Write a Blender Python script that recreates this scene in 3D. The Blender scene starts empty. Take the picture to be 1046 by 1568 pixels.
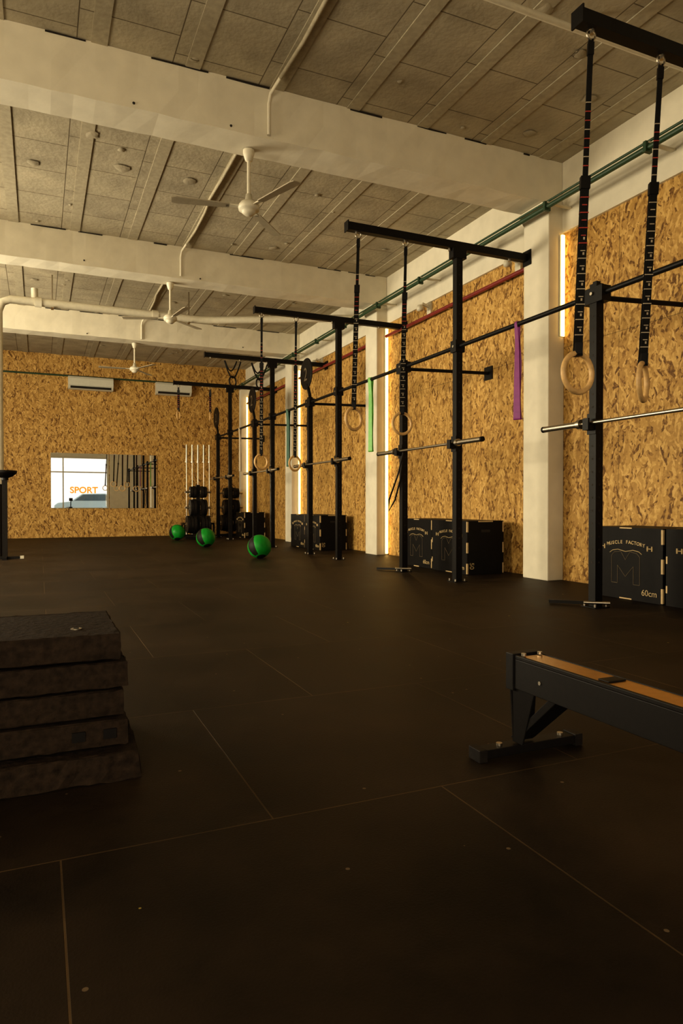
import bpy, math, random
from mathutils import Vector, Matrix
random.seed(4)
S=bpy.context.scene
COL=S.collection
# ------------------------------------------------------------------ materials
def new_mat(name):
    m=bpy.data.materials.new(name); m.use_nodes=True
    nt=m.node_tree; b=nt.nodes['Principled BSDF']
    return m,nt,b
def N(nt,t,**k):
    n=nt.nodes.new(t)
    for a,v in k.items(): setattr(n,a,v)
    return n
def L(nt,a,b): nt.links.new(a,b)
def simple(name,col,rough=.5,metal=0,noise=.12,scale=20,bump=0.0,emis=None,es=0,spec=None):
    m,nt,b=new_mat(name)
    tc=N(nt,'ShaderNodeTexCoord'); nz=N(nt,'ShaderNodeTexNoise'); nz.inputs['Scale'].default_value=scale; nz.inputs['Detail'].default_value=4
    L(nt,tc.outputs['Object'],nz.inputs['Vector'])
    r=N(nt,'ShaderNodeValToRGB')
    r.color_ramp.elements[0].position=.3; r.color_ramp.elements[1].position=.7
    r.color_ramp.elements[0].color=tuple(c*(1-noise) for c in col)+(1,)
    r.color_ramp.elements[1].color=tuple(min(1,c*(1+noise)) for c in col)+(1,)
    L(nt,nz.outputs[0],r.inputs[0]); L(nt,r.outputs[0],b.inputs['Base Color'])
    b.inputs['Roughness'].default_value=rough; b.inputs['Metallic'].default_value=metal
    if spec is not None: b.inputs['Specular IOR Level'].default_value=spec
    if bump:
        bp=N(nt,'ShaderNodeBump'); bp.inputs['Strength'].default_value=bump; bp.inputs['Distance'].default_value=.01
        L(nt,nz.outputs[0],bp.inputs['Height']); L(nt,bp.outputs[0],b.inputs['Normal'])
    if emis:
        b.inputs['Emission Color'].default_value=emis+(1,); b.inputs['Emission Strength'].default_value=es
    return m
def math_n(nt,op,a,b=None):
    n=nt.nodes.new('ShaderNodeMath'); n.operation=op
    if isinstance(a,(int,float)): n.inputs[0].default_value=a
    else: L(nt,a,n.inputs[0])
    if b is not None:
        if isinstance(b,(int,float)): n.inputs[1].default_value=b
        else: L(nt,b,n.inputs[1])
    return n.outputs[0]
def osb(name,axis):
    m,nt,b=new_mat(name)
    g=N(nt,'ShaderNodeNewGeometry'); s=N(nt,'ShaderNodeSeparateXYZ'); L(nt,g.outputs['Position'],s.inputs[0])
    c=N(nt,'ShaderNodeCombineXYZ'); L(nt,s.outputs['Y' if axis=='y' else 'X'],c.inputs[0]); L(nt,s.outputs['Z'],c.inputs[1])
    dn=N(nt,'ShaderNodeTexNoise'); dn.inputs['Scale'].default_value=13; dn.inputs['Detail'].default_value=3
    L(nt,c.outputs[0],dn.inputs['Vector'])
    dv=N(nt,'ShaderNodeVectorMath',operation='SCALE'); L(nt,dn.outputs['Color'],dv.inputs[0]); dv.inputs['Scale'].default_value=.055
    ad=N(nt,'ShaderNodeVectorMath',operation='ADD'); L(nt,c.outputs[0],ad.inputs[0]); L(nt,dv.outputs[0],ad.inputs[1])
    prev=None
    for i,(rot,sx,sy) in enumerate([(0.10,44,11),(0.5,40,11),(-0.4,42,10),(1.1,44,14),(-.9,46,13)]):
        mp=N(nt,'ShaderNodeMapping'); mp.vector_type='TEXTURE'
        mp.inputs['Rotation'].default_value=(0,0,rot); mp.inputs['Scale'].default_value=(1/sx,1/sy,1)
        mp.inputs['Location'].default_value=(i*3.3,i*1.7,0)
        L(nt,ad.outputs[0],mp.inputs['Vector'])
        v=N(nt,'ShaderNodeTexVoronoi'); v.voronoi_dimensions='2D'; v.inputs['Scale'].default_value=1
        L(nt,mp.outputs[0],v.inputs['Vector'])
        sp=N(nt,'ShaderNodeSeparateColor'); L(nt,v.outputs['Color'],sp.inputs[0])
        h=sp.outputs[0]; col=sp.outputs[1]
        if i>=3: h=math_n(nt,'MULTIPLY',h,.80)
        if prev is None: prev=(h,col)
        else:
            gt=math_n(nt,'GREATER_THAN',h,prev[0])
            mx=nt.nodes.new('ShaderNodeMix'); mx.data_type='FLOAT'
            L(nt,gt,mx.inputs[0]); L(nt,prev[1],mx.inputs[2]); L(nt,col,mx.inputs[3])
            prev=(math_n(nt,'MAXIMUM',h,prev[0]),mx.outputs[0])
    fn=N(nt,'ShaderNodeTexNoise'); fn.inputs['Scale'].default_value=30; fn.inputs['Detail'].default_value=6
    L(nt,c.outputs[0],fn.inputs['Vector'])
    val=math_n(nt,'ADD',prev[1],math_n(nt,'MULTIPLY',math_n(nt,'SUBTRACT',fn.outputs[0],.5),.8))
    r=N(nt,'ShaderNodeValToRGB'); e=r.color_ramp.elements
    e[0].position=0; e[0].color=(.14,.064,.016,1)
    e[1].position=1; e[1].color=(.68,.44,.155,1)
    for p,cc in ((.12,(.25,.128,.032,1)),(.25,(.40,.228,.064,1)),(.65,(.51,.305,.088,1))):
        x=e.new(p); x.color=cc
    L(nt,val,r.inputs[0])
    bt=N(nt,'ShaderNodeTexBrick'); bt.offset=0; bt.inputs['Scale'].default_value=1
    bt.inputs['Brick Width'].default_value=1.22; bt.inputs['Row Height'].default_value=2.44; bt.inputs['Mortar Size'].default_value=.003
    bt.inputs['Color1'].default_value=(1,1,1,1); bt.inputs['Color2'].default_value=(.90,.90,.90,1); bt.inputs['Mortar'].default_value=(.4,.4,.4,1)
    L(nt,c.outputs[0],bt.inputs['Vector'])
    mm=nt.nodes.new('ShaderNodeMix'); mm.data_type='RGBA'; mm.blend_type='MULTIPLY'; mm.inputs[0].default_value=1
    L(nt,r.outputs[0],mm.inputs[6]); L(nt,bt.outputs['Color'],mm.inputs[7])
    L(nt,mm.outputs[2],b.inputs['Base Color'])
    b.inputs['Roughness'].default_value=.6; b.inputs['Specular IOR Level'].default_value=.25
    bp=N(nt,'ShaderNodeBump'); bp.inputs['Strength'].default_value=.25; bp.inputs['Distance'].default_value=.004
    L(nt,prev[0],bp.inputs['Height']); L(nt,bp.outputs[0],b.inputs['Normal'])
    return m
def floor_mat():
    m,nt,b=new_mat('rubber_tile')
    g=N(nt,'ShaderNodeNewGeometry')
    mp=N(nt,'ShaderNodeMapping'); mp.inputs['Location'].default_value=(10.5-.54,10-1.65,0); L(nt,g.outputs['Position'],mp.inputs['Vector'])
    bt=N(nt,'ShaderNodeTexBrick'); bt.offset=.5; bt.inputs['Scale'].default_value=1
    bt.inputs['Brick Width'].default_value=1; bt.inputs['Row Height'].default_value=1; bt.inputs['Mortar Size'].default_value=.0026; bt.inputs['Mortar Smooth'].default_value=.3
    bt.inputs['Color1'].default_value=(.020,.0142,.0095,1); bt.inputs['Color2'].default_value=(.016,.0115,.008,1); bt.inputs['Mortar'].default_value=(.062,.042,.023,1)
    L(nt,mp.outputs[0],bt.inputs['Vector'])
    n1=N(nt,'ShaderNodeTexNoise'); n1.inputs['Scale'].default_value=1.4; n1.inputs['Detail'].default_value=9; n1.inputs['Roughness'].default_value=.66; L(nt,g.outputs['Position'],n1.inputs['Vector'])
    n2=N(nt,'ShaderNodeTexNoise'); n2.inputs['Scale'].default_value=160; n2.inputs['Detail'].default_value=2; L(nt,g.outputs['Position'],n2.inputs['Vector'])
    r1=N(nt,'ShaderNodeValToRGB'); r1.color_ramp.elements[0].position=.35; r1.color_ramp.elements[0].color=(.5,.5,.5,1); r1.color_ramp.elements[1].position=.7; r1.color_ramp.elements[1].color=(2.1,1.95,1.7,1)
    L(nt,n1.outputs[0],r1.inputs[0])
    mm=nt.nodes.new('ShaderNodeMix'); mm.data_type='RGBA'; mm.blend_type='MULTIPLY'; mm.inputs[0].default_value=1
    L(nt,bt.outputs['Color'],mm.inputs[6]); L(nt,r1.outputs[0],mm.inputs[7])
    src=mm.outputs[2]
    for sc,th,pick,cc in ((4.2,.034,.72,(.34,.26,.06,1)),(13,.07,.78,(.14,.10,.06,1))):
        v=N(nt,'ShaderNodeTexVoronoi'); v.inputs['Scale'].default_value=sc; L(nt,g.outputs['Position'],v.inputs['Vector'])
        lt=math_n(nt,'LESS_THAN',v.outputs['Distance'],th)
        sp=N(nt,'ShaderNodeSeparateColor'); L(nt,v.outputs['Color'],sp.inputs[0])
        sel=math_n(nt,'MULTIPLY',lt,math_n(nt,'GREATER_THAN',sp.outputs[0],pick))
        mx=nt.nodes.new('ShaderNodeMix'); mx.data_type='RGBA'; L(nt,sel,mx.inputs[0]); L(nt,src,mx.inputs[6]); mx.inputs[7].default_value=cc
        src=mx.outputs[2]
    L(nt,src,b.inputs['Base Color'])
    rr=N(nt,'ShaderNodeMapRange'); rr.inputs['To Min'].default_value=.42; rr.inputs['To Max'].default_value=.66; L(nt,n1.outputs[0],rr.inputs[0]); L(nt,rr.outputs[0],b.inputs['Roughness'])
    b.inputs['Specular IOR Level'].default_value=.16
    b.inputs['Specular Tint'].default_value=(1,.80,.55,1)
    bp=N(nt,'ShaderNodeBump'); bp.inputs['Strength'].default_value=.3; bp.inputs['Distance'].default_value=.002; L(nt,n2.outputs[0],bp.inputs['Height'])
    bp2=N(nt,'ShaderNodeBump'); bp2.invert=True; bp2.inputs['Strength'].default_value=.6; bp2.inputs['Distance'].default_value=.004; L(nt,bt.outputs['Fac'],bp2.inputs['Height']); L(nt,bp.outputs[0],bp2.inputs['Normal'])
    L(nt,bp2.outputs[0],b.inputs['Normal'])
    return m
def ceil_mat():
    m,nt,b=new_mat('ceiling_slab')
    g=N(nt,'ShaderNodeNewGeometry')
    mp=N(nt,'ShaderNodeMapping'); mp.inputs['Rotation'].default_value=(0,0,math.radians(90)); mp.inputs['Location'].default_value=(20.16,20.16+.44,0)
    L(nt,g.outputs['Position'],mp.inputs['Vector'])
    bt=N(nt,'ShaderNodeTexBrick'); bt.offset=.35; bt.inputs['Scale'].default_value=1
    bt.inputs['Brick Width'].default_value=.62; bt.inputs['Row Height'].default_value=.72; bt.inputs['Mortar Size'].default_value=.005; bt.inputs['Mortar Smooth'].default_value=.3
    bt.inputs['Color1'].default_value=(.45,.395,.285,1); bt.inputs['Color2'].default_value=(.40,.35,.255,1); bt.inputs['Mortar'].default_value=(.16,.13,.085,1)
    L(nt,mp.outputs[0],bt.inputs['Vector'])
    n1=N(nt,'ShaderNodeTexNoise'); n1.inputs['Scale'].default_value=3; n1.inputs['Detail'].default_value=8; L(nt,g.outputs['Position'],n1.inputs['Vector'])
    r1=N(nt,'ShaderNodeValToRGB'); r1.color_ramp.elements[0].position=.3; r1.color_ramp.elements[0].color=(.8,.8,.8,1); r1.color_ramp.elements[1].position=.7; r1.color_ramp.elements[1].color=(1.12,1.12,1.12,1)
    L(nt,n1.outputs[0],r1.inputs[0])
    mm=nt.nodes.new('ShaderNodeMix'); mm.data_type='RGBA'; mm.blend_type='MULTIPLY'; mm.inputs[0].default_value=1
    L(nt,bt.outputs['Color'],mm.inputs[6]); L(nt,r1.outputs[0],mm.inputs[7]); L(nt,mm.outputs[2],b.inputs['Base Color'])
    b.inputs['Roughness'].default_value=.9; b.inputs['Specular IOR Level'].default_value=.2
    n2=N(nt,'ShaderNodeTexNoise'); n2.inputs['Scale'].default_value=22; n2.inputs['Detail'].default_value=6; L(nt,g.outputs['Position'],n2.inputs['Vector'])
    bp=N(nt,'ShaderNodeBump'); bp.inputs['Strength'].default_value=.4; bp.inputs['Distance'].default_value=.014; L(nt,n2.outputs[0],bp.inputs['Height'])
    bp2=N(nt,'ShaderNodeBump'); bp2.invert=True; bp2.inputs['Strength'].default_value=.6; bp2.inputs['Distance'].default_value=.02; L(nt,bt.outputs['Fac'],bp2.inputs['Height']); L(nt,bp.outputs[0],bp2.inputs['Normal'])
    L(nt,bp2.outputs[0],b.inputs['Normal'])
    return m
M={}
M['osb_y']=osb('osb_right','y'); M['osb_x']=osb('osb_back','x')
M['floor']=floor_mat(); M['ceil']=ceil_mat()
M['plaster']=simple('white_plaster',(.72,.665,.53),.85,noise=.06,scale=5,bump=.3,spec=.2)
M['joist']=simple('joist_concrete',(.41,.36,.26),.9,noise=.12,scale=18,bump=.3,spec=.2)
M['fanblade']=simple('fan_blade_beige',(.36,.31,.22),.6,noise=.08)
M['white']=simple('white_paint',(.64,.59,.46),.5,noise=.05)
M['black']=simple('black_powder_coat',(.007,.0055,.0045),.5,noise=.2,scale=60,spec=.22)
M['dark']=simple('dark_rubber',(.012,.009,.007),.6,noise=.3,scale=30,bump=.2,spec=.25)
M['mat']=simple('worn_rubber_block',(.024,.0155,.0095),.85,noise=.4,scale=45,bump=.6,spec=.12)
M['steel']=simple('brushed_steel',(.46,.41,.33),.35,1,noise=.1,scale=60)
M['wood']=simple('birch_wood',(.62,.40,.17),.45,noise=.15,scale=30)
M['strap']=simple('black_webbing',(.010,.009,.008),.8,noise=.2,scale=200,bump=.3,spec=.2)
M['red']=simple('red_stitch',(.45,.05,.03),.7); M['mark']=simple('white_stitch',(.46,.38,.27),.7)
M['green_pipe']=simple('green_conduit',(.025,.060,.028),.5); M['red_pipe']=simple('red_pipe_paint',(.20,.022,.018),.45)
M['purple']=simple('purple_latex',(.24,.035,.20),.5); M['green']=simple('green_latex',(.10,.38,.02),.45); M['teal']=simple('teal_latex',(.008,.07,.035),.5)
M['ball']=simple('green_vinyl',(.010,.24,.025),.42,noise=.15,scale=12,bump=.15,spec=.25)
M['ply_edge']=simple('ply_edge',(.55,.40,.20),.6); M['box']=simple('black_film_ply',(.0075,.006,.005),.55,noise=.2,scale=15,spec=.15)
M['print']=simple('gold_print',(.50,.37,.18),.6); M['printdim']=simple('dim_gold_print',(.13,.095,.05),.6)
M['led']=simple('led_strip',(1,.7,.3),.5,emis=(1,.62,.18),es=5.5)
M['rail']=simple('anodised_rail',(.58,.35,.12),.3,1,noise=.08,scale=40)
M['ac']=simple('ac_plastic',(.62,.60,.50),.35,noise=.03); M['slot']=simple('vent_crack_shade',(.03,.025,.02),.7,spec=.2)
M['mirror'],nt,b=new_mat('mirror_glass'); b.inputs['Metallic'].default_value=1; b.inputs['Roughness'].default_value=.01; b.inputs['Base Color'].default_value=(.82,.82,.78,1)
M['glass'],nt,b=new_mat('window_glass'); nt.nodes.remove(b)
t=N(nt,'ShaderNodeBsdfTransparent'); gl=N(nt,'ShaderNodeBsdfGlossy'); gl.inputs['Roughness'].default_value=.02; mxs=N(nt,'ShaderNodeMixShader'); mxs.inputs[0].default_value=.05
L(nt,t.outputs[0],mxs.inputs[1]); L(nt,gl.outputs[0],mxs.inputs[2]); L(nt,mxs.outputs[0],nt.nodes['Material Output'].inputs[0])
M['asphalt']=simple('asphalt',(.5,.5,.48),.9,noise=.1,scale=3); M['carpaint']=simple('silver_blue_paint',(.50,.62,.68),.25,.1,noise=.03)
M['carglass']=simple('car_glass',(.10,.14,.17),.1)
M['orange'],nt,b=new_mat('translucent_yellow_vinyl'); nt.nodes.remove(b)
t=N(nt,'ShaderNodeBsdfTransparent'); t.inputs[0].default_value=(1,.55,.01,1); L(nt,t.outputs[0],nt.nodes['Material Output'].inputs[0])

# ------------------------------------------------------------------ mesh builder
class B:
    def __init__(s): s.v=[]; s.f=[]; s.m=[]; s.sm=[]; s.mats=[]
    def mi(s,k):
        if k not in s.mats: s.mats.append(k)
        return s.mats.index(k)
    def add(s,vs,fs,mat,smooth=False):
        o=len(s.v); s.v+= [tuple(x) for x in vs]; i=s.mi(mat)
        for f in fs: s.f.append(tuple(o+j for j in f)); s.m.append(i); s.sm.append(smooth)
    def box(s,x0,x1,y0,y1,z0,z1,mat,M4=None):
        vs=[Vector((x,y,z)) for x in (x0,x1) for y in (y0,y1) for z in (z0,z1)]
        if M4: vs=[M4@v for v in vs]
        s.add(vs,[(0,1,3,2),(4,6,7,5),(0,4,5,1),(2,3,7,6),(0,2,6,4),(1,5,7,3)],mat); return s
    def bar(s,p,q,w,h,mat,up=(0,0,1)):
        p=Vector(p);q=Vector(q);d=(q-p).normalized();u=Vector(up)
        if abs(d.dot(u))>.98: u=Vector((1,0,0))
        a=d.cross(u).normalized(); c=a.cross(d).normalized()
        vs=[]
        for e in (p,q):
            for sx,sz in ((-1,-1),(1,-1),(1,1),(-1,1)): vs.append(e+a*sx*w/2+c*sz*h/2)
        s.add(vs,[(0,1,2,3),(7,6,5,4),(0,4,5,1),(1,5,6,2),(2,6,7,3),(3,7,4,0)],mat); return s
    def tube(s,pts,r,mat,seg=12,closed=False,rs=None,cap=True):
        pts=[Vector(p) for p in pts]; n=len(pts); vs=[]; fs=[]
        ref=None
        for i,p in enumerate(pts):
            if closed: d=(pts[(i+1)%n]-pts[i-1]).normalized()
            else: d=(pts[min(i+1,n-1)]-pts[max(i-1,0)]).normalized()
            if ref is None: ref=Vector((0,0,1)) if abs(d.z)<.9 else Vector((1,0,0))
            a=(ref-d*ref.dot(d)).normalized(); ref=a; c=d.cross(a)
            rr=rs[i] if rs else r
            for k in range(seg):
                t=2*math.pi*k/seg; vs.append(p+a*math.cos(t)*rr+c*math.sin(t)*rr)
        for i in range(n if closed else n-1):
            j=(i+1)%n
            for k in range(seg):
                l=(k+1)%seg; fs.append((i*seg+k,i*seg+l,j*seg+l,j*seg+k))
        s.add(vs,fs,mat,True)
        if not closed and cap:
            s.add(vs[:seg],[tuple(range(seg))[::-1]],mat); s.add(vs[-seg:],[tuple(range(seg))],mat)
        return s
    def cyl(s,p,q,r,mat,seg=20): return s.tube([p,q],r,mat,seg)
    def lathe(s,c,prof,mat,seg=24,M4=None):
        c=Vector(c); vs=[]; fs=[]
        for r,z in prof:
            for k in range(seg):
                t=2*math.pi*k/seg; v=Vector((r*math.cos(t),r*math.sin(t),z)); 
                if M4: v=M4@v
                vs.append(c+v)
        for i in range(len(prof)-1):
            for k in range(seg):
                l=(k+1)%seg; fs.append((i*seg+k,i*seg+l,(i+1)*seg+l,(i+1)*seg+k))
        s.add(vs,fs,mat,True); return s
    def ring(s,c,R,r,mat,yaw=0,seg=40):
        c=Vector(c); pts=[c+Vector((math.cos(yaw)*math.cos(t)*R,math.sin(yaw)*math.cos(t)*R,math.sin(t)*R)) for t in [2*math.pi*i/seg for i in range(seg)]]
        return s.tube(pts,r,mat,14,closed=True)
    def ribbon(s,pts,ws,wdir,mat,th=.004):
        wd=Vector(wdir).normalized(); pts=[Vector(p) for p in pts]; vs=[];fs=[]
        for i,p in enumerate(pts):
            d=(pts[min(i+1,len(pts)-1)]-pts[max(i-1,0)]).normalized(); n=d.cross(wd).normalized()*th/2
            w=wd*(ws[i] if isinstance(ws,list) else ws)/2
            vs+=[p-w-n,p+w-n,p+w+n,p-w+n]
        for i in range(len(pts)-1):
            for k in range(4):
                l=(k+1)%4; fs.append((i*4+k,i*4+l,i*4+4+l,i*4+4+k))
        e=len(pts)*4-4
        fs+=[(3,2,1,0),(e,e+1,e+2,e+3)]
        s.add(vs,fs,mat); return s
    def make(s,name,bevel=0,origin=None,parent=None):
        xs=[v[0] for v in s.v];ys=[v[1] for v in s.v];zs=[v[2] for v in s.v]
        o=Vector(origin) if origin is not None else Vector(((min(xs)+max(xs))/2,(min(ys)+max(ys))/2,min(zs)))
        me=bpy.data.meshes.new(name); me.from_pydata([tuple(Vector(v)-o) for v in s.v],[],s.f)
        for k in s.mats: me.materials.append(M[k])
        me.polygons.foreach_set('material_index',s.m); me.polygons.foreach_set('use_smooth',s.sm)
        import bmesh
        bm=bmesh.new(); bm.from_mesh(me); bmesh.ops.recalc_face_normals(bm,faces=bm.faces); bm.to_mesh(me); bm.free()
        me.update()
        ob=bpy.data.objects.new(name,me); ob.location=o; COL.objects.link(ob)
        if bevel:
            md=ob.modifiers.new('bevel','BEVEL'); md.width=bevel; md.segments=2; md.limit_method='ANGLE'
        if parent: ob.parent=parent; ob.matrix_parent_inverse=Matrix.Translation(-parent.location)
        return ob
def text(name,body,loc,rot,size,mat,parent,align='CENTER',ext=.001,offset=0):
    c=bpy.data.curves.new(name,'FONT'); c.body=body; c.size=size; c.align_x=align; c.align_y='CENTER'; c.extrude=ext; c.offset=offset
    c.materials.append(M[mat]); o=bpy.data.objects.new(name,c); o.location=loc; o.rotation_euler=rot; COL.objects.link(o)
    if parent: o.parent=parent; o.matrix_parent_inverse=Matrix.Translation(-parent.location)
    return o

# ------------------------------------------------------------------ room
XR=5.04; YB=17.6; XL=-4.5; YR=-3.0; ZC=4.36; PER=3.94; OSBT=3.63
B().box(XL-.2,XR+.2,YR-.2,YB+.2,-.1,0,'floor').make('floor',origin=(0,0,0))
B().box(XL-.2,XR+.2,YR-.2,YB+.2,ZC,ZC+.2,'ceil').make('ceiling',origin=(0,0,0))
w=B(); w.box(XR,XR+.2,YR-.2,YB+.2,0,OSBT,'osb_y'); w.box(XR-.03,XR+.2,YR-.2,YB+.2,OSBT,ZC,'plaster'); w.make('wall_right',origin=(0,0,0))
B().box(XL,XR,YB,YB+.2,0,ZC,'osb_x').make('wall_back',origin=(0,0,0))
w=B(); wins=[(3.2,5.5),(8.0,13.0)]; z0,z1=1.0,3.2
w.box(XL-.2,XL,YR-.2,YB+.2,0,z0,'plaster'); w.box(XL-.2,XL,YR-.2,YB+.2,z1,ZC,'plaster')
prev=YR-.2
for a,b_ in wins: w.box(XL-.2,XL,prev,a,z0,z1,'plaster'); prev=b_
w.box(XL-.2,XL,prev,YB+.2,z0,z1,'plaster'); w.make('wall_left',origin=(0,0,0))
rw=[(-3.8,-.6),(.5,3.35)]; rz0,rz1=.55,3.25
w=B(); w.box(XL,XR,YR-.2,YR,0,rz0,'plaster'); w.box(XL,XR,YR-.2,YR,rz1,ZC,'plaster')
prev=XL
for a,b_ in rw: w.box(prev,a,YR-.2,YR,rz0,rz1,'plaster'); prev=b_
w.box(prev,XR,YR-.2,YR,rz0,rz1,'plaster'); w.make('wall_rear',origin=(0,0,0))
def winframe(name,axis,a,b_,za,zb,pos,mull,trans,glass=True):
    w=B(); t=.06
    def bx(u0,u1,v0,v1,d0,d1,m):
        if axis=='x': w.box(u0,u1,pos+d0,pos+d1,v0,v1,m)
        else: w.box(pos+d0,pos+d1,u0,u1,v0,v1,m)
    bx(a,b_,za,za+t,-.04,.04,'white'); bx(a,b_,zb-t,zb,-.04,.04,'white'); bx(a,a+t,za+t,zb-t,-.04,.04,'white'); bx(b_-t,b_,za+t,zb-t,-.04,.04,'white')
    for u in mull: bx(u-.03,u+.03,za+t,zb-t,-.035,.035,'white')
    for v in trans: bx(a+t,b_-t,v-.03,v+.03,-.03,.03,'white')
    if glass: bx(a+t,b_-t,za+t,zb-t,-.003,.003,'glass')
    return w.make(name)
w1=winframe('window_1','x',.5,3.35,rz0,rz1,YR-.1,[1.14],[2.47])
winframe('fill_window','x',-3.8,-.6,rz0,rz1,YR-.1,[-2.2],[2.47])  # unseen window, added to hold the rear fill lamp
winframe('window_3','y',3.2,5.5,z0,z1,XL-.1,[4.35],[])
winframe('window_4','y',8.0,13.0,z0,z1,XL-.1,[9.7,11.3],[])
text('window_lettering','SPORT',(2.15,YR-.108,1.52),(math.radians(90),0,0),.46,'orange',w1,offset=.012)
B().box(-40,40,-60,YR-.25,-.12,-.02,'asphalt').make('street_ground')
car=B(); prof=[(-2.1,.35),(-2.1,.75),(-1.9,.9),(-1.2,.98),(-.6,1.42),(.7,1.45),(1.4,1.0),(2.0,.92),(2.15,.7),(2.15,.35)]
cx,cy=2.9,-8.2
n=len(prof)
car.add([(cx+x,cy-.85,z-.02) for x,z in prof]+[(cx+x,cy+.85,z-.02) for x,z in prof],[tuple(range(n)),tuple(range(2*n-1,n-1,-1))]+[(i,(i+1)%n,n+(i+1)%n,n+i) for i in range(n)],'carpaint')
for sy in (-.86,.84): car.add([(cx+x,cy+sy+d,z) for d in (0,.02) for x,z in ((-1.05,1.0),(-.55,1.36),(.65,1.38),(1.2,1.0))],[(0,1,2,3),(7,6,5,4),(0,1,5,4),(1,2,6,5),(2,3,7,6),(3,0,4,7)],'carglass')
for x in (-1.35,1.35):
    for y in (-.9,.7): car.cyl((cx+x,cy+y,.30),(cx+x,cy+y+.2,.30),.32,'dark'); car.cyl((cx+x,cy+y-.01,.30),(cx+x,cy+y+.21,.30),.18,'steel')
car.make('parked_car',bevel=.03)

rc=random.Random(11)
for i in range(-1,3):
    y=5.62+i*PER
    # rough hand-plastered beam: slightly wavy faces, dark strips paint in shadowed cracks where it meets the slab
    b=B(); nx=60; vs=[]; fs=[]
    ring=[(0,3.92),(0,4.14),(0,ZC-.002),(.36,ZC-.002),(.36,3.92)]
    for k in range(nx+1):
        x=XL+.005+(XR-.04-XL)*k/nx
        for (dy,z) in ring: vs.append((x,y+dy+rc.uniform(-.004,.004),z+(rc.uniform(-.004,.004) if z<ZC-.1 else 0)))
    m_=len(ring)
    for k in range(nx):
        for q in range(m_): fs.append((k*m_+q,k*m_+(q+1)%m_,(k+1)*m_+(q+1)%m_,(k+1)*m_+q))
    fs+= [tuple(range(m_)),tuple(nx*m_+q for q in range(m_))]
    b.add(vs,fs,'plaster')
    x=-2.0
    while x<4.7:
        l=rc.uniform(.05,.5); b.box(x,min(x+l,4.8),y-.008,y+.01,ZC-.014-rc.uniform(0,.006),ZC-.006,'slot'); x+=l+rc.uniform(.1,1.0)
    for k in range(2):
        x=rc.uniform(-.5,4.5); b.lathe((x,y-.003,3.97+rc.uniform(-.02,.02)),[(.001,-.014),(.009,-.009),(.011,.002),(.001,.009)],'slot',8)
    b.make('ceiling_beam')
for i in range(-1,4):
    y=5.62+i*PER; y1=min(y+.40,YB-.001)
    b=B(); b.box(4.83,XR-.001,y,y1,0,3.915,'plaster')
    b.add([(4.83,y,3.80),(4.83,y1,3.80),(4.75,y,3.915),(4.75,y1,3.915),(4.83,y,3.915),(4.83,y1,3.915)],[(0,1,3,2),(2,3,5,4),(0,2,4),(1,5,3),(0,4,5,1)],'plaster')
    b.make('pillar',bevel=.01)
    zb=2.55 if i==0 else .02
    led=B(); led.box(XR-.060,XR-.022,y-.030,y-.014,zb,3.60,'led'); led.box(XR-.07,XR-.002,y-.014,y-.002,zb,3.60,'white')
    led.make('led_strip_light')
j=B(); x=.44-.72*6
while x<XR-.1:
    j.box(x-.06,x+.06,YR,YB,ZC-.010,ZC-.001,'joist'); x+=.72
j.make('ceiling_joists')
lm=B()
for k in range(90):
    x=random.uniform(-1,4.6); y=random.uniform(3,17); r=random.uniform(.02,.07)
    if abs(x-1.85)<.2: continue
    vs=[];rr_=[random.uniform(.7,1.3) for _ in range(9)]
    prof=[(.1,-.010),(.5,-.009),(.8,-.006),(1.1,-.001)]
    for pr_,pz in prof:
        for q in range(9): t=2*math.pi*q/9; vs.append((x+r*pr_*rr_[q]*math.cos(t),y+r*pr_*rr_[q]*math.sin(t),ZC-.008+pz))
    fs=[(a_*9+q,a_*9+(q+1)%9,(a_+1)*9+(q+1)%9,(a_+1)*9+q) for a_ in range(3) for q in range(9)]+[tuple(range(9))]
    lm.add(vs,fs,'ceil',True)
lm.make('ceiling_mortar_patches')
g=B(); g.tube([(4.70,YR+.01,3.80),(4.70,YB-.1,3.80)],.024,'green_pipe'); g.tube([(4.73,YR+.01,3.87),(4.73,YB-.1,3.87)],.012,'green_pipe',8)
for i in range(16):
    y=-2+i*1.25
    if (y-5.62)%PER<.45: y-=.5
    g.box(4.69,XR-.031,y-.02,y+.02,3.835,3.85,'white'); g.bar((4.70,y,3.85),(4.70,y,3.76),.03,.075,'green_pipe')
g.make('green_conduit_pipe')
B().tube([(XL+.1,YB-.05,3.86),(4.6,YB-.05,3.86)],.02,'green_pipe').make('green_wall_conduit')
for k,(ya,yb) in enumerate(((6.06,9.50),(9.98,13.4),(13.95,17.3))):
    r=B(); r.tube([(4.97,ya,3.42),(4.97,yb,3.42)],.025,'red_pipe'); r.cyl((4.97,ya,3.42),(4.97,ya+.1,3.42),.036,'red_pipe')
    for y in (ya+.5,ya+1.7,yb-.3): r.box(4.97,XR-.001,y-.012,y+.012,3.40,3.44,'steel')
    r.make('red_gas_pipe')
for y in (3.98,6.35,8.3,12.3):
    s=B(); s.box(XR-.03,XR-.001,y-.05,y+.05,3.45,3.62,'white'); s.bar((XR-.03,y,3.57),(4.90,y,3.60),.04,.03,'white'); s.lathe((4.87,y,3.53),[(.001,.05),(.035,.045),(.05,0),(.045,-.03),(.001,-.035)],'white',16)
    s.make('wall_sensor')
p=B(); p.tube([(-2,3.85,4.22),(4.95,3.85,4.22)],.024,'white')
for x in (-1,.8,2.3,3.7,4.6): p.box(x-.015,x+.015,3.83,3.87,4.24,ZC-.012,'white')
p.make('white_ceiling_pipe')
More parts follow.
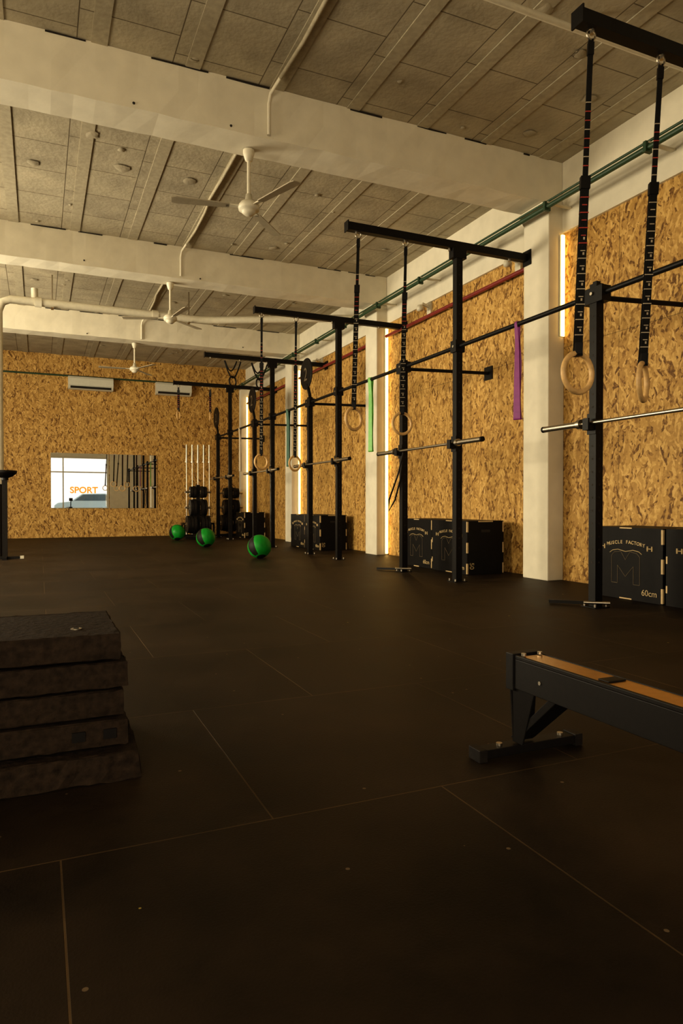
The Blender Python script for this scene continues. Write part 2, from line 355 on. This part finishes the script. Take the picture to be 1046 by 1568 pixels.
d=B(); pts=[(-.55,11.5,1.9),(-.55,11.5,3.70),(-.50,11.5,3.84),(-.38,11.5,3.90),(2.45,11.5,3.90),(2.75,11.45,3.91),(4.7,10.75,3.98),(5.0,10.65,3.98)]
d.tube(pts,.060,'white',18); d.tube([(-.55,11.5,0),(-.55,11.5,1.1)],.045,'dark',18); d.tube([(-.55,11.5,1.1),(-.55,11.5,1.95)],.064,'white',18)
for q in ((.2,11.5),(2.3,11.5)): d.box(q[0]-.02,q[0]+.02,11.43,11.57,3.82,3.83,'steel'); d.box(q[0]-.01,q[0]+.01,11.49,11.51,3.9,ZC-.02,'steel')
d.cyl((-.05,11.5,3.9),(.05,11.5,3.9),.078,'white'); d.cyl((1.7,11.5,3.9),(1.8,11.5,3.9),.075,'white')
d.cyl((-.05,11.5,3.95),(-.05,11.5,4.1),.05,'white')
d.make('ventilation_duct_pipe')
for i in range(3):
    y=5.62+i*PER; x=1.80
    c=B(); c.tube([(x,y-.024,3.94),(x,y-.024,4.20),(x+.01,y-.05,4.28),(x+.04,y-.22,4.325)],.015,'plaster',10)
    c.tube([(x+.04,y-.22,4.325),(x+.06,y-.7,4.328),(x+.05,y-1.3,4.328),(x+.02,y-1.7,4.328),(x+.03,y-2.2,4.328),(x+.03,y-3.4,4.328)],.016,'joist',10)
    c.make('cable_conduit')
for i,ang in enumerate((170,160,175)):
    x=1.70; y=5.86+i*PER; 
    f=B(); f.lathe((x,y,3.912),[(.05,0),(.05,-.03),(.032,-.09),(.016,-.10)],'white',20); f.cyl((x,y,3.84),(x,y,3.50),.015,'white')
    k_=.72
    f.lathe((x,y,3.34),[(r_*k_,z_*.85) for r_,z_ in [(.001,.0),(.05,.005),(.085,.03),(.085,.05),(.125,.055),(.13,.10),(.10,.135),(.05,.15),(.035,.22),(.018,.22)]],'white',28)
    for k in range(3):
        a=math.radians(ang+120*k); R=Matrix.Translation((x,y,3.415))@Matrix.Rotation(a,4,'Z')@Matrix.Rotation(math.radians(7),4,'X')
        f.box(.07,.20,-.018,.018,-.004,.006,'white',R)
        vs=[(.17,-.035,0),(.17,.035,0),(.62,.052,0),(.66,.04,0),(.66,-.04,0),(.62,-.052,0)]
        vs=[R@Vector((a1,b1,z)) for z in (-.004,.004) for a1,b1,_ in vs]
        f.add(vs,[(0,1,2,3,4,5),(11,10,9,8,7,6)]+[(q,(q+1)%6,6+(q+1)%6,6+q) for q in range(6)],'fanblade')
    f.make('ceiling_fan')
for a,b_ in ((.64,1.66),(2.67,3.55)):
    c=B(); zc=3.54; Y=YB-.003
    pr=[(0,.0),(.0,.30),(-.17,.30),(-.20,.25),(-.20,.10),(-.14,.02),(-.08,0)]
    n=len(pr); c.add([(a,Y+y,zc+z) for y,z in pr]+[(b_,Y+y,zc+z) for y,z in pr],[tuple(range(n)),tuple(range(2*n-1,n-1,-1))]+[(i,(i+1)%n,n+(i+1)%n,n+i) for i in range(n)],'ac')
    c.add([(a+.05,Y-.19,zc+.070),(b_-.05,Y-.19,zc+.070),(b_-.05,Y-.152,zc+.022),(a+.05,Y-.152,zc+.022)],[(0,1,2,3)],'slot')
    for k in range(4): c.box(a+.05,b_-.05,Y-.16+k*.03,Y-.15+k*.03,zc+.3,zc+.304,'slot')
    c.make('air_conditioner',bevel=.008)
mi=B()
mi.box(.25,1.56,YB-.02,YB-.002,.70,2.02,'mirror'); mi.box(1.575,2.71,YB-.02,YB-.002,.70,2.02,'mirror')
for x in (.4,1.4,1.7,2.55):
    for z in (.695,2.01): mi.box(x-.02,x+.02,YB-.026,YB-.001,z,z+.018,'steel')
mi.make('wall_mirror')

# ------------------------------------------------------------------ rig
RX=3.95; short=[4.05+3.06*i for i in range(-1,5)]; tall=[2.91+3.06*i for i in range(5)]
TH=3.46; SH=2.50; LB=2.42
rig=B()
def post(y,h):
    rig.box(RX-.036,RX+.036,y-.036,y+.036,.006,h,'black'); rig.box(RX-.075,RX+.075,y-.075,y+.075,0.001,.008,'black')
    for sx in (-.055,.055):
        for sy in (-.055,.055): rig.cyl((RX+sx,y+sy,.008),(RX+sx,y+sy,.03),.01,'steel',8)
    z=.35
    while z<h-.1:
        rig.cyl((RX-.0365,y,z),(RX-.0372,y,z),.009,'slot',8); rig.cyl((RX,y-.0365,z),(RX,y-.0372,z),.009,'slot',8); z+=.10
for y in short:
    post(y,SH); rig.box(RX-.02,RX+.02,y-.02,y+.02,SH,SH+.02,'black')
    rig.tube([(RX+.03,y,LB-.02),(XR-.014,y-.18,LB-.02)],.02,'black'); rig.box(XR-.014,XR-.002,y-.26,y-.10,LB-.10,LB+.06,'black')
    rig.box(RX-.045,RX+.045,y-.10,y+.10,LB-.07,LB+.05,'black')
for y in tall:
    xe=4.828 if 5.6<y<6.02 else XR-.002
    post(y,TH-.04); rig.box(2.70,xe-.012,y-.034,y+.034,TH-.045,TH+.03,'black'); rig.box(xe-.013,xe,y-.08,y+.08 if xe>5 else y+.045,TH-.09,TH+.07,'black')
    rig.box(2.69,2.70,y-.045,y+.045,TH-.055,TH+.04,'black')
    for xx in (2.80,3.33,3.85,4.05,4.6): rig.cyl((xx,y,TH-.045),(xx,y,TH-.07),.014,'steel',8)
    rig.box(RX-.055,RX+.055,y-.05,y+.05,LB-.06,LB+.06,'black'); rig.box(RX-.08,RX+.08,y-.042,y+.042,TH-.14,TH-.045,'black')
allp=sorted(short+tall)
rig.tube([(RX,allp[0],LB),(RX,allp[-1],LB)],.021,'black',14)
for y in allp: rig.cyl((RX-.045,y,LB),(RX-.06,y,LB),.013,'steel',8)
for y in short[1:3]: rig.bar((RX-.02,y+.05,.03),(RX-.19,y+.30,.02),.05,.025,'black'); rig.cyl((RX-.10,y+.02,.04),(RX+.05,y-.10,.04),.012,'steel',8)
for y in allp[1:]:
    rig.box(RX-.10,RX-.036,y-.035,y+.035,1.37,1.41,'black'); rig.box(RX-.11,RX-.095,y-.03,y+.03,1.37,1.46,'black'); rig.box(RX-.048,RX-.036,y-.045,y+.045,1.34,1.50,'black')
rig.make('pull_up_rig')
for y in (short[3],short[4],short[5]):
    t=B(); cy_=y+.16
    t.cyl((RX-.012,cy_,2.90),(RX+.012,cy_,2.90),.24,'black',40); t.bar((RX,y,2.525),(RX,cy_-.05,2.72),.04,.04,'black'); t.ring((RX,cy_,2.90),.24,.014,'dark',yaw=math.radians(90))
    o=t.make('wall_ball_target'); text('target_letter','2',(RX-.015,cy_,2.88),(math.radians(90),0,math.radians(-90)),.30,'printdim',o)
def barbell(y,x=3.885,z=1.425):
    b=B(); b.cyl((x,y-.66,z),(x,y+.66,z),.0145,'steel',16)
    for s_ in (-1,1):
        b.cyl((x,y+s_*.655,z),(x,y+s_*.69,z),.038,'steel',24); b.cyl((x,y+s_*.69,z),(x,y+s_*1.10,z),.025,'steel',20); b.cyl((x,y+s_*1.08,z),(x,y+s_*1.102,z),.0255,'black',20)
    b.make('barbell')
for k in range(1,5): barbell(tall[k]+.57)
barbell(3.48)
def rings(x,y,zc,yaw,dx=0,wide_from=.35,ztop=TH-.055,R=.100,red=9):
    b=B(); zt=ztop; b.ring((x,y,zt-.02),.03,.006,'steel',yaw=0,seg=16)
    zs=zt-.045; ze=zc+R+.004; H=zs-ze
    P=lambda z: Vector((x+dx*(zs-z)/H,y,z))
    zm=zs-H*wide_from
    wd=Vector((math.cos(.45),-math.sin(.45),0))
    nrm=Vector((math.sin(.45),math.cos(.45),0))
    b.ribbon([P(zs),P(zm)],.028,wd,'strap',.010)
    b.ribbon([P(zm)+nrm*.006,P(ze+.03)+nrm*.01,P(ze-.02)+nrm*.02],.046,wd,'strap',.006); b.ribbon([P(zm)-nrm*.006,P(ze+.03)-nrm*.01,P(ze-.02)-nrm*.02],.042,wd,'strap',.006)
    b.ribbon([P(zm+.035),P(zm-.035)],.052,wd,'black',.03)
    b.ribbon([P(zs-.02),P(zs-.09)],.034,wd,'black',.02)
    z=zm-.08; k=0
    while z>ze+.06:
        mt='red' if k<red else 'mark'
        for sg in (1,-1):
            b.ribbon([P(z)+nrm*.0105*sg,P(z-.005)+nrm*.0105*sg],.047 if k%2==0 else .026,wd,mt,.005)
        if k>=4 and k%2==1: b.ribbon([P(z-.012)-nrm*.0105+wd*.004,P(z-.026)-nrm*.0105+wd*.004],.009,wd,'mark',.005)
        z-=.042; k+=1
    z=zs-.35; k=0
    while z>zm+.06:
        b.ribbon([P(z)-nrm*.004,P(z-.005)-nrm*.004],.029,wd,'red' if k%3 else 'mark',.006); z-=.05; k+=1
    b.ring((x+dx,y,zc),R,.0150,'wood',yaw=yaw)
    b.ribbon([P(ze+.05),P(ze-.01)],.038,wd,'black',.05)
    b.make('gymnastic_ring')
rings(2.79,tall[0],1.52,math.radians(3),-.085,.46,red=7,R=.106); rings(3.32,tall[0],1.505,math.radians(31),-.13,.42,red=0,R=.106)
rings(2.82,tall[1],1.62,math.radians(20),-.05,.30,red=4,R=.104); rings(3.34,tall[1],1.60,math.radians(0),-.04,.30,red=6,R=.104)
rings(2.80,tall[2],1.38,math.radians(15),-.01); rings(3.30,tall[2],1.37,math.radians(20),-.02)
rings(2.80,tall[4],2.75,math.radians(60),0,.2); rings(3.5,tall[4],2.75,math.radians(70),0,.2)
for x0 in (3.05,3.55):
    s=B(); y=tall[3]-.01
    s.tube([(x0+.30*t,y,TH-.085-.30*math.sin(math.pi*t)) for t in [i/12 for i in range(13)]],.012,'strap',8)
    s.tube([(x0+.22*t,y-.02,TH-.085-.18*math.sin(math.pi*t)) for t in [i/12 for i in range(13)]],.012,'strap',8)
    s.ring((x0+.15,y,TH-.45),.09,.014,'dark',yaw=.6); s.make('suspension_trainer')
def band(y,mat,zb,w0=.04,w1=.085):
    b=B(); pts=[];ws=[]; zt=LB+.024; n=10; r0=.026; r1=.009
    def prof(z): return w0+(w1-w0)*((zt-z)/(zt-zb))**.7
    def off(z): t=(zt-z)/(zt-zb); return r1+(r0-r1)*max(0,1-t*5)
    for i in range(n+1): z=zb+.02+(zt-.03-zb-.02)*i/n; pts.append((RX-off(z),y,z)); ws.append(prof(z))
    for t in (150,120,90,60,30): pts.append((RX+.027*math.cos(math.radians(t)),y,LB+.026*math.sin(math.radians(t)))); ws.append(w0)
    for i in range(n,-1,-1): z=zb+.02+(zt-.03-zb-.02)*i/n; pts.append((RX+off(z),y+.010*math.sin(i*.8),z)); ws.append(prof(z)*.9)
    for t in (-30,-60,-90,-120,-150): pts.append((RX+.012*math.cos(math.radians(t)),y,zb+.02+.018*math.sin(math.radians(t)))); ws.append(w1)
    pts.append(pts[0]); ws.append(ws[0])
    b.ribbon(pts,ws,(-.45,.9,0),mat,.005); b.make('resistance_band')
band(5.0,'purple',1.56,.022,.068); band(7.98,'green',1.48,.045,.065); band(11.2,'teal',1.45,.05,.07); band(14.3,'mark',1.5,.04,.06)
s=B(); y=short[2]; s.tube([(RX-.06,y-.1,1.40),(RX-.10,y-.05,1.15),(RX-.13,y+.12,.85),(RX-.10,y+.18,.72),(RX-.06,y+.1,.85),(RX-.05,y-.02,1.1),(RX-.05,y-.08,1.40)],.010,'dark',8); s.make('skipping_rope')

# ------------------------------------------------------------------ plyo boxes
def plyo(x0,x1,y0,y1,h,labels=('60','50')):
    b=B(); b.box(x0,x1,y0,y1,0.002,h,'box')
    o=.0015
    def seg(lo,hi,n): 
        st=(hi-lo)/n
        return [(lo+i*st,lo+(i+1)*st) for i in range(0,n,2)]
    for z_0,z_1 in seg(.01,h-.01,5):
        b.box(x0-o,x0+.001,y0,y0+.016,z_0,z_1,'ply_edge')
        b.box(x0,x0+.016,y0-o,y0+.001,z_0+.0,z_1,'ply_edge'); b.box(x1-.016,x1,y0-o,y0+.001,z_0,z_1,'ply_edge')
    for z_0,z_1 in seg(.10,h-.1,7)[::2]: b.box(x0-o,x0+.001,y1-.014,y1,z_0,z_1,'ply_edge')
    for q0,q1 in seg(y0+.05,y1-.05,5)[1:2]: 
        b.box(x0-o,x0+.001,q0,q1,.004,.014,'ply_edge'); b.box(x0-o,x0+.001,q0,q1,h-.010,h,'ply_edge')
    b.box(x0+.15,x1-.15,y0-o,y0+.001,h-.014,h,'ply_edge')
    b.box((x0+x1)/2-.06,(x0+x1)/2+.06,y0-.002,y0+.001,h-.13,h-.10,'slot')
    rot=(math.radians(90),0,math.radians(-90)); ym=(y0+y1)/2; xf=x0-.002
    k=min(1,(y1-y0)/.75)
    def stroke(pts,w,mat):
        for (ua,va),(ub,vb) in zip(pts[:-1],pts[1:]): b.tube([(xf,ym-ua*k,h*.5+va*k),(xf,ym-ub*k,h*.5+vb*k)],w,mat,6)
    Mo=[(-.15,-.17),(-.15,.06),(-.12,.09),(-.05,.10),(0,.03),(.05,.10),(.12,.09),(.15,.06),(.15,-.17),(.085,-.17),(.085,-.02),(0,-.11),(-.085,-.02),(-.085,-.17),(-.15,-.17)]
    stroke(Mo,.0022,'printdim')
    for sy in (-1,1):
        u=sy*.25; stroke([(u-.03,.135),(u+.03,.135)],.004,'print'); stroke([(u-.022,.115),(u-.022,.155)],.007,'print'); stroke([(u+.022,.115),(u+.022,.155)],.007,'print')
    stroke([(-.17,.085),(-.14,.105),(-.08,.115),(0,.10),(.08,.115),(.14,.105),(.17,.085)],.003,'print')
    ob=b.make('plyometric_box')
    word='MUSCLE FACTORY'; nn=len(word); wdt=.38*k
    for i_,ch in enumerate(word):
        if ch==' ': continue
        u=(i_-(nn-1)/2)/(nn-1)
        text('logo_char',ch,(xf,ym-u*wdt,h*.76+.022*k*(1-(2*u)**2)),rot,.040*k,'print',ob,offset=.0008)
    text('size_label',labels[0]+'cm',(xf,y0+.13,.075),rot,.070,'print',ob)
    text('size_label_end',labels[1],(x0+.06,y0-.003,.10),(math.radians(90),math.radians(90),0),.08,'print',ob)
plyo(4.50,5.0,3.90,4.65,.605); plyo(4.50,5.0,3.12,3.87,.605,('50','60'))
plyo(4.40,4.9,6.45,7.20,.61); plyo(4.42,4.92,7.24,7.99,.61)
plyo(4.40,4.9,10.85,11.6,.61); plyo(4.42,4.92,11.64,12.39,.61)
plyo(4.38,4.88,15.5,16.25,.61)

def ball(x,y,r,rot):
    b=B(); nseg=48; nr=24; R=Matrix.Rotation(rot,3,'Z')@Matrix.Rotation(.5,3,'X')
    vs=[];c=Vector((x,y,r*.995))
    for i in range(nr+1):
        ph=math.pi*i/nr
        for k in range(nseg):
            th=2*math.pi*k/nseg; g=1-.018*(math.exp(-((((th/(math.pi/4))+.5)%1-.5)/.10)**2))*math.sin(ph)
            vs.append(c+R@Vector((math.sin(ph)*math.cos(th),math.sin(ph)*math.sin(th),math.cos(ph)))*r*g)
    f1=[];f2=[]
    for i in range(nr):
        for k in range(nseg):
            q=(i*nseg+k,i*nseg+(k+1)%nseg,(i+1)*nseg+(k+1)%nseg,(i+1)*nseg+k)
            (f2 if (k//6)%8 in (0,) and 4<i<20 or i<3 or i>nr-4 else f1).append(q)
    b.add(vs,f1,'ball',True); b.add(vs,f2,'dark',True)
    b.make('medicine_ball')
ball(2.97,9.71,.175,3.2); ball(2.83,12.64,.178,3.3); ball(2.79,15.3,.175,3.0)

h=B(); h.box(3.20,3.95,16.65,17.0,.0,.06,'black'); h.box(3.20,3.95,16.65,17.0,.30,.34,'black')
for xx in (3.22,3.93):
    for yy in (16.67,16.98): h.box(xx-.02,xx+.02,yy-.02,yy+.02,.06,.34,'black')
for i in range(5): h.cyl((3.30+i*.14,16.82,.06),(3.30+i*.14,16.82,.36),.032,'steel')
h.make('barbell_holder')
for i in range(5):
    x=3.30+i*.14; b=B(); z=.065+random.uniform(0,.01); y=16.82
    b.cyl((x,y,z),(x,y,z+.41),.025,'steel'); b.cyl((x,y,z+.41),(x,y,z+.44),.038,'steel'); b.cyl((x,y,z+.44),(x,y,z+1.75),.0145,'steel'); b.cyl((x,y,z+1.75),(x,y,z+1.78),.038,'steel'); b.cyl((x,y,z+1.78),(x,y,z+2.19),.025,'steel')
    b.make('barbell')
for (x,y) in ((3.38,15.9),(4.45,17.0)):
    t=B(); t.box(x-.04,x+.04,y-.04,y+.04,.03,1.25,'black'); t.box(x-.30,x+.30,y-.04,y+.04,0,.05,'black'); t.box(x-.04,x+.04,y-.30,y+.30,0,.05,'black')
    for z,r in ((.33,.225),(.72,.20),(1.08,.14)):
        for sx in (-1,1):
            t.cyl((x+sx*.04,y,z),(x+sx*.30,y,z),.024,'steel')
            for q in range(2 if z>.5 else 3): t.cyl((x+sx*(.06+q*.07),y,z),(x+sx*(.12+q*.07),y,z),r-(q*.012),'dark',32); t.cyl((x+sx*(.058+q*.07),y,z),(x+sx*(.122+q*.07),y,z),.05,'steel',16)
    t.make('weight_plate_tree')
s=B(); x,y=-.46,11.1
s.box(x-.035,x+.035,y-.035,y+.035,.03,1.15,'dark'); s.box(x-.30,x+.24,y-.03,y+.03,0.0,.035,'black'); s.box(x+.20,x+.25,y-.035,y+.035,0,.04,'white'); s.box(x-.03,x+.03,y-.25,y+.25,0,.035,'black')
s.lathe((x,y,1.20),[(.04,-.02),(.10,.0),(.16,.05),(.17,.09),(.14,.085),(.03,.06)],'black',24); s.cyl((x,y,1.15),(x,y,1.24),.05,'black')
s.make('squat_stand')

def slab(b,x0,x1,y0,y1,z0,z1,seed,amp=.006,n=40):
    rd=random.Random(seed); vs=[];fs=[]
    per=[]
    for i in range(n): per.append((x0+(x1-x0)*i/n,y0,0,-1))
    for i in range(14): per.append((x1,y0+(y1-y0)*i/14,1,0))
    for i in range(n): per.append((x1-(x1-x0)*i/n,y1,0,1))
    for i in range(14): per.append((x0,y1-(y1-y0)*i/14,-1,0))
    m=len(per)
    lv=[(0,-.003),(.06,.001),(.5,.002),(.94,.001),(1,-.004)]
    for f,o in lv:
        for (x,y,nx,ny) in per:
            d=o+rd.uniform(-amp,amp); vs.append((x+nx*d,y+ny*d,z0+(z1-z0)*f+(rd.uniform(-amp,amp)*.4 if 0<f<1 else (rd.uniform(-.003,.0) if f==1 else rd.uniform(0,.004)))))
    for r_ in range(len(lv)-1):
        for k in range(m): fs.append((r_*m+k,r_*m+(k+1)%m,(r_+1)*m+(k+1)%m,(r_+1)*m+k))
    fs.append(tuple(range(m))[::-1]); fs.append(tuple((len(lv)-1)*m+k for k in range(m)))
    b.add(vs,fs,'mat')
st=B()
zz=[0,.085,.170,.255,.340,.425]
offs=[(.265,2.05),(.235,2.09),(.225,2.10),(.235,2.09),(.215,2.08)]
for i in range(5):
    slab(st,-.85+random.uniform(-.02,.02),offs[i][0],offs[i][1],2.56+random.uniform(-.02,.02),zz[i]+(.007 if i else 0.001),zz[i+1],i+3,amp=.0022 if i else .006)
for xx in (.10,.185): st.box(xx-.018,xx+.018,2.083,2.10,.118,.146,'box')
st.cyl((.10,2.2,.420),(.10,2.2,.426),.016,'steel',14); st.cyl((.10,2.2,.421),(.10,2.2,.4275),.008,'slot',14)
st.make('rubber_block_stack')

# ------------------------------------------------------------------ rowing machine, right foreground
r=B(); x0,x1=1.365,1.468; zt=.325; y0,y1=-.55,1.77
r.box(x0,x1,y0,y1,zt-.105,zt-.012,'black'); r.box(x0+.012,x1-.010,y0,y1-.045,zt-.012,zt-.002,'rail')
r.box(x0,x0+.012,y0,y1,zt-.012,zt,'black'); r.box(x1-.010,x1,y0,y1,zt-.012,zt,'black')
r.box(x0-.006,x1+.006,y1-.03,y1+.006,zt-.112,zt+.004,'black')
for xx in (x0+.02,x1-.02): r.cyl((xx,1.72,zt),(xx,1.72,zt+.008),.008,'steel',10)
r.box(x0+.02,x1-.02,y1-.40,y1-.36,zt-.002,zt+.002,'black')
for yy in (1.62,.9): r.cyl((x0-.003,yy,zt-.06),(x0,yy,zt-.06),.006,'steel',8)
def plate(vs,th,axis=(0,1,0)):
    n=len(vs); a=Vector(axis)*th; v2=[Vector(v) for v in vs]; r.add(v2+[v+a for v in v2],[tuple(range(n))[::-1],tuple(range(n,2*n))]+[(i,(i+1)%n,n+(i+1)%n,n+i) for i in range(n)],'black')
plate([(x0,1.765,zt-.10),(x1,1.765,zt-.10),(x1-.005,1.775,.04),(x0+.02,1.775,.04)],.008,(0,-1,0))
plate([(x0+.004,1.765,zt-.10),(x0+.004,1.65,zt-.10),(x0+.02,1.725,.04),(x0+.02,1.775,.04)],.005,(1,0,0))
plate([(x0+.01,1.56,zt-.105),(x1-.01,1.56,zt-.105),(x1-.015,1.75,.05),(x0+.02,1.75,.05)],.035,(0,1,0))
r.box(1.25,1.63,1.745,1.795,.008,.036,'black')
for xx in (1.25,1.63): r.box(xx-.015,xx+.015,1.74,1.80,0.001,.040,'dark')
for xx in (1.33,1.575): r.cyl((xx,1.77,.03),(xx,1.77,.044),.010,'steel',10)
r.box(1.27,1.56,-.1,.16,zt+.03,zt+.08,'dark'); r.box(1.33,1.50,-.06,.12,zt,zt+.03,'black')
for sx in (1.24,1.52): r.box(sx,sx+.09,-.62,-.38,zt-.02,zt+.02,'dark',None)
r.cyl((1.34,-1.0,.40),(1.49,-1.0,.40),.27,'black',40); r.cyl((1.33,-1.0,.40),(1.50,-1.0,.40),.12,'steel',30)
r.box(x0,x1,-1.1,-.5,.12,.28,'black'); r.box(1.15,1.68,-1.13,-1.07,0.001,.05,'black'); r.bar((1.415,-1.10,.04),(1.415,-1.0,.25),.07,.07,'black')
r.bar((1.415,-1.0,.6),(1.415,-.75,1.0),.04,.04,'black'); r.box(1.33,1.50,-.75,-.71,.95,1.10,'black')
r.make('rowing_machine',bevel=.003)

# ------------------------------------------------------------------ lights
def area(name,loc,rot,sx,sy,pw,col):
    l=bpy.data.lights.new(name,'AREA'); l.shape='RECTANGLE'; l.size=sx; l.size_y=sy; l.energy=pw; l.color=col
    o=bpy.data.objects.new(name,l); o.location=loc; o.rotation_euler=rot; COL.objects.link(o); return o
R=math.radians
area('daylight_side_near',(XL-.25,4.35,2.1),(0,R(-90),0),2.2,2.3,190,(1,.84,.57))
area('daylight_side_far',(XL-.25,10.5,2.1),(0,R(-90),0),2.2,5.0,820,(1,.87,.62))
area('fill_rear',(-2.2,YR-.3,1.9),(R(90),0,0),3.2,2.7,240,(1,.83,.57))  # unseen fill lamp, added behind the extra rear window to light the beam fronts
wd=bpy.data.worlds.new('sky'); S.world=wd; wd.use_nodes=True; nt=wd.node_tree
bg=nt.nodes['Background']; tc=N(nt,'ShaderNodeTexCoord'); sp=N(nt,'ShaderNodeSeparateXYZ'); L(nt,tc.outputs['Generated'],sp.inputs[0])
cr=N(nt,'ShaderNodeValToRGB'); cr.color_ramp.elements[0].color=(1,.96,.88,1); cr.color_ramp.elements[1].color=(.85,.86,.85,1); L(nt,sp.outputs['Z'],cr.inputs[0]); L(nt,cr.outputs[0],bg.inputs['Color']); bg.inputs['Strength'].default_value=1.45

cam=bpy.data.cameras.new('camera'); co=bpy.data.objects.new('camera',cam); COL.objects.link(co)
cam.sensor_fit='HORIZONTAL'; cam.sensor_width=24; cam.lens=24
co.location=(0,0,.8); co.rotation_euler=(R(90-.66),0,R(-23.87)); S.camera=co
S.view_settings.view_transform='Standard'; S.view_settings.exposure=0
for lk in ('Medium High Contrast','None'):
    try: S.view_settings.look=lk; break
    except Exception: pass
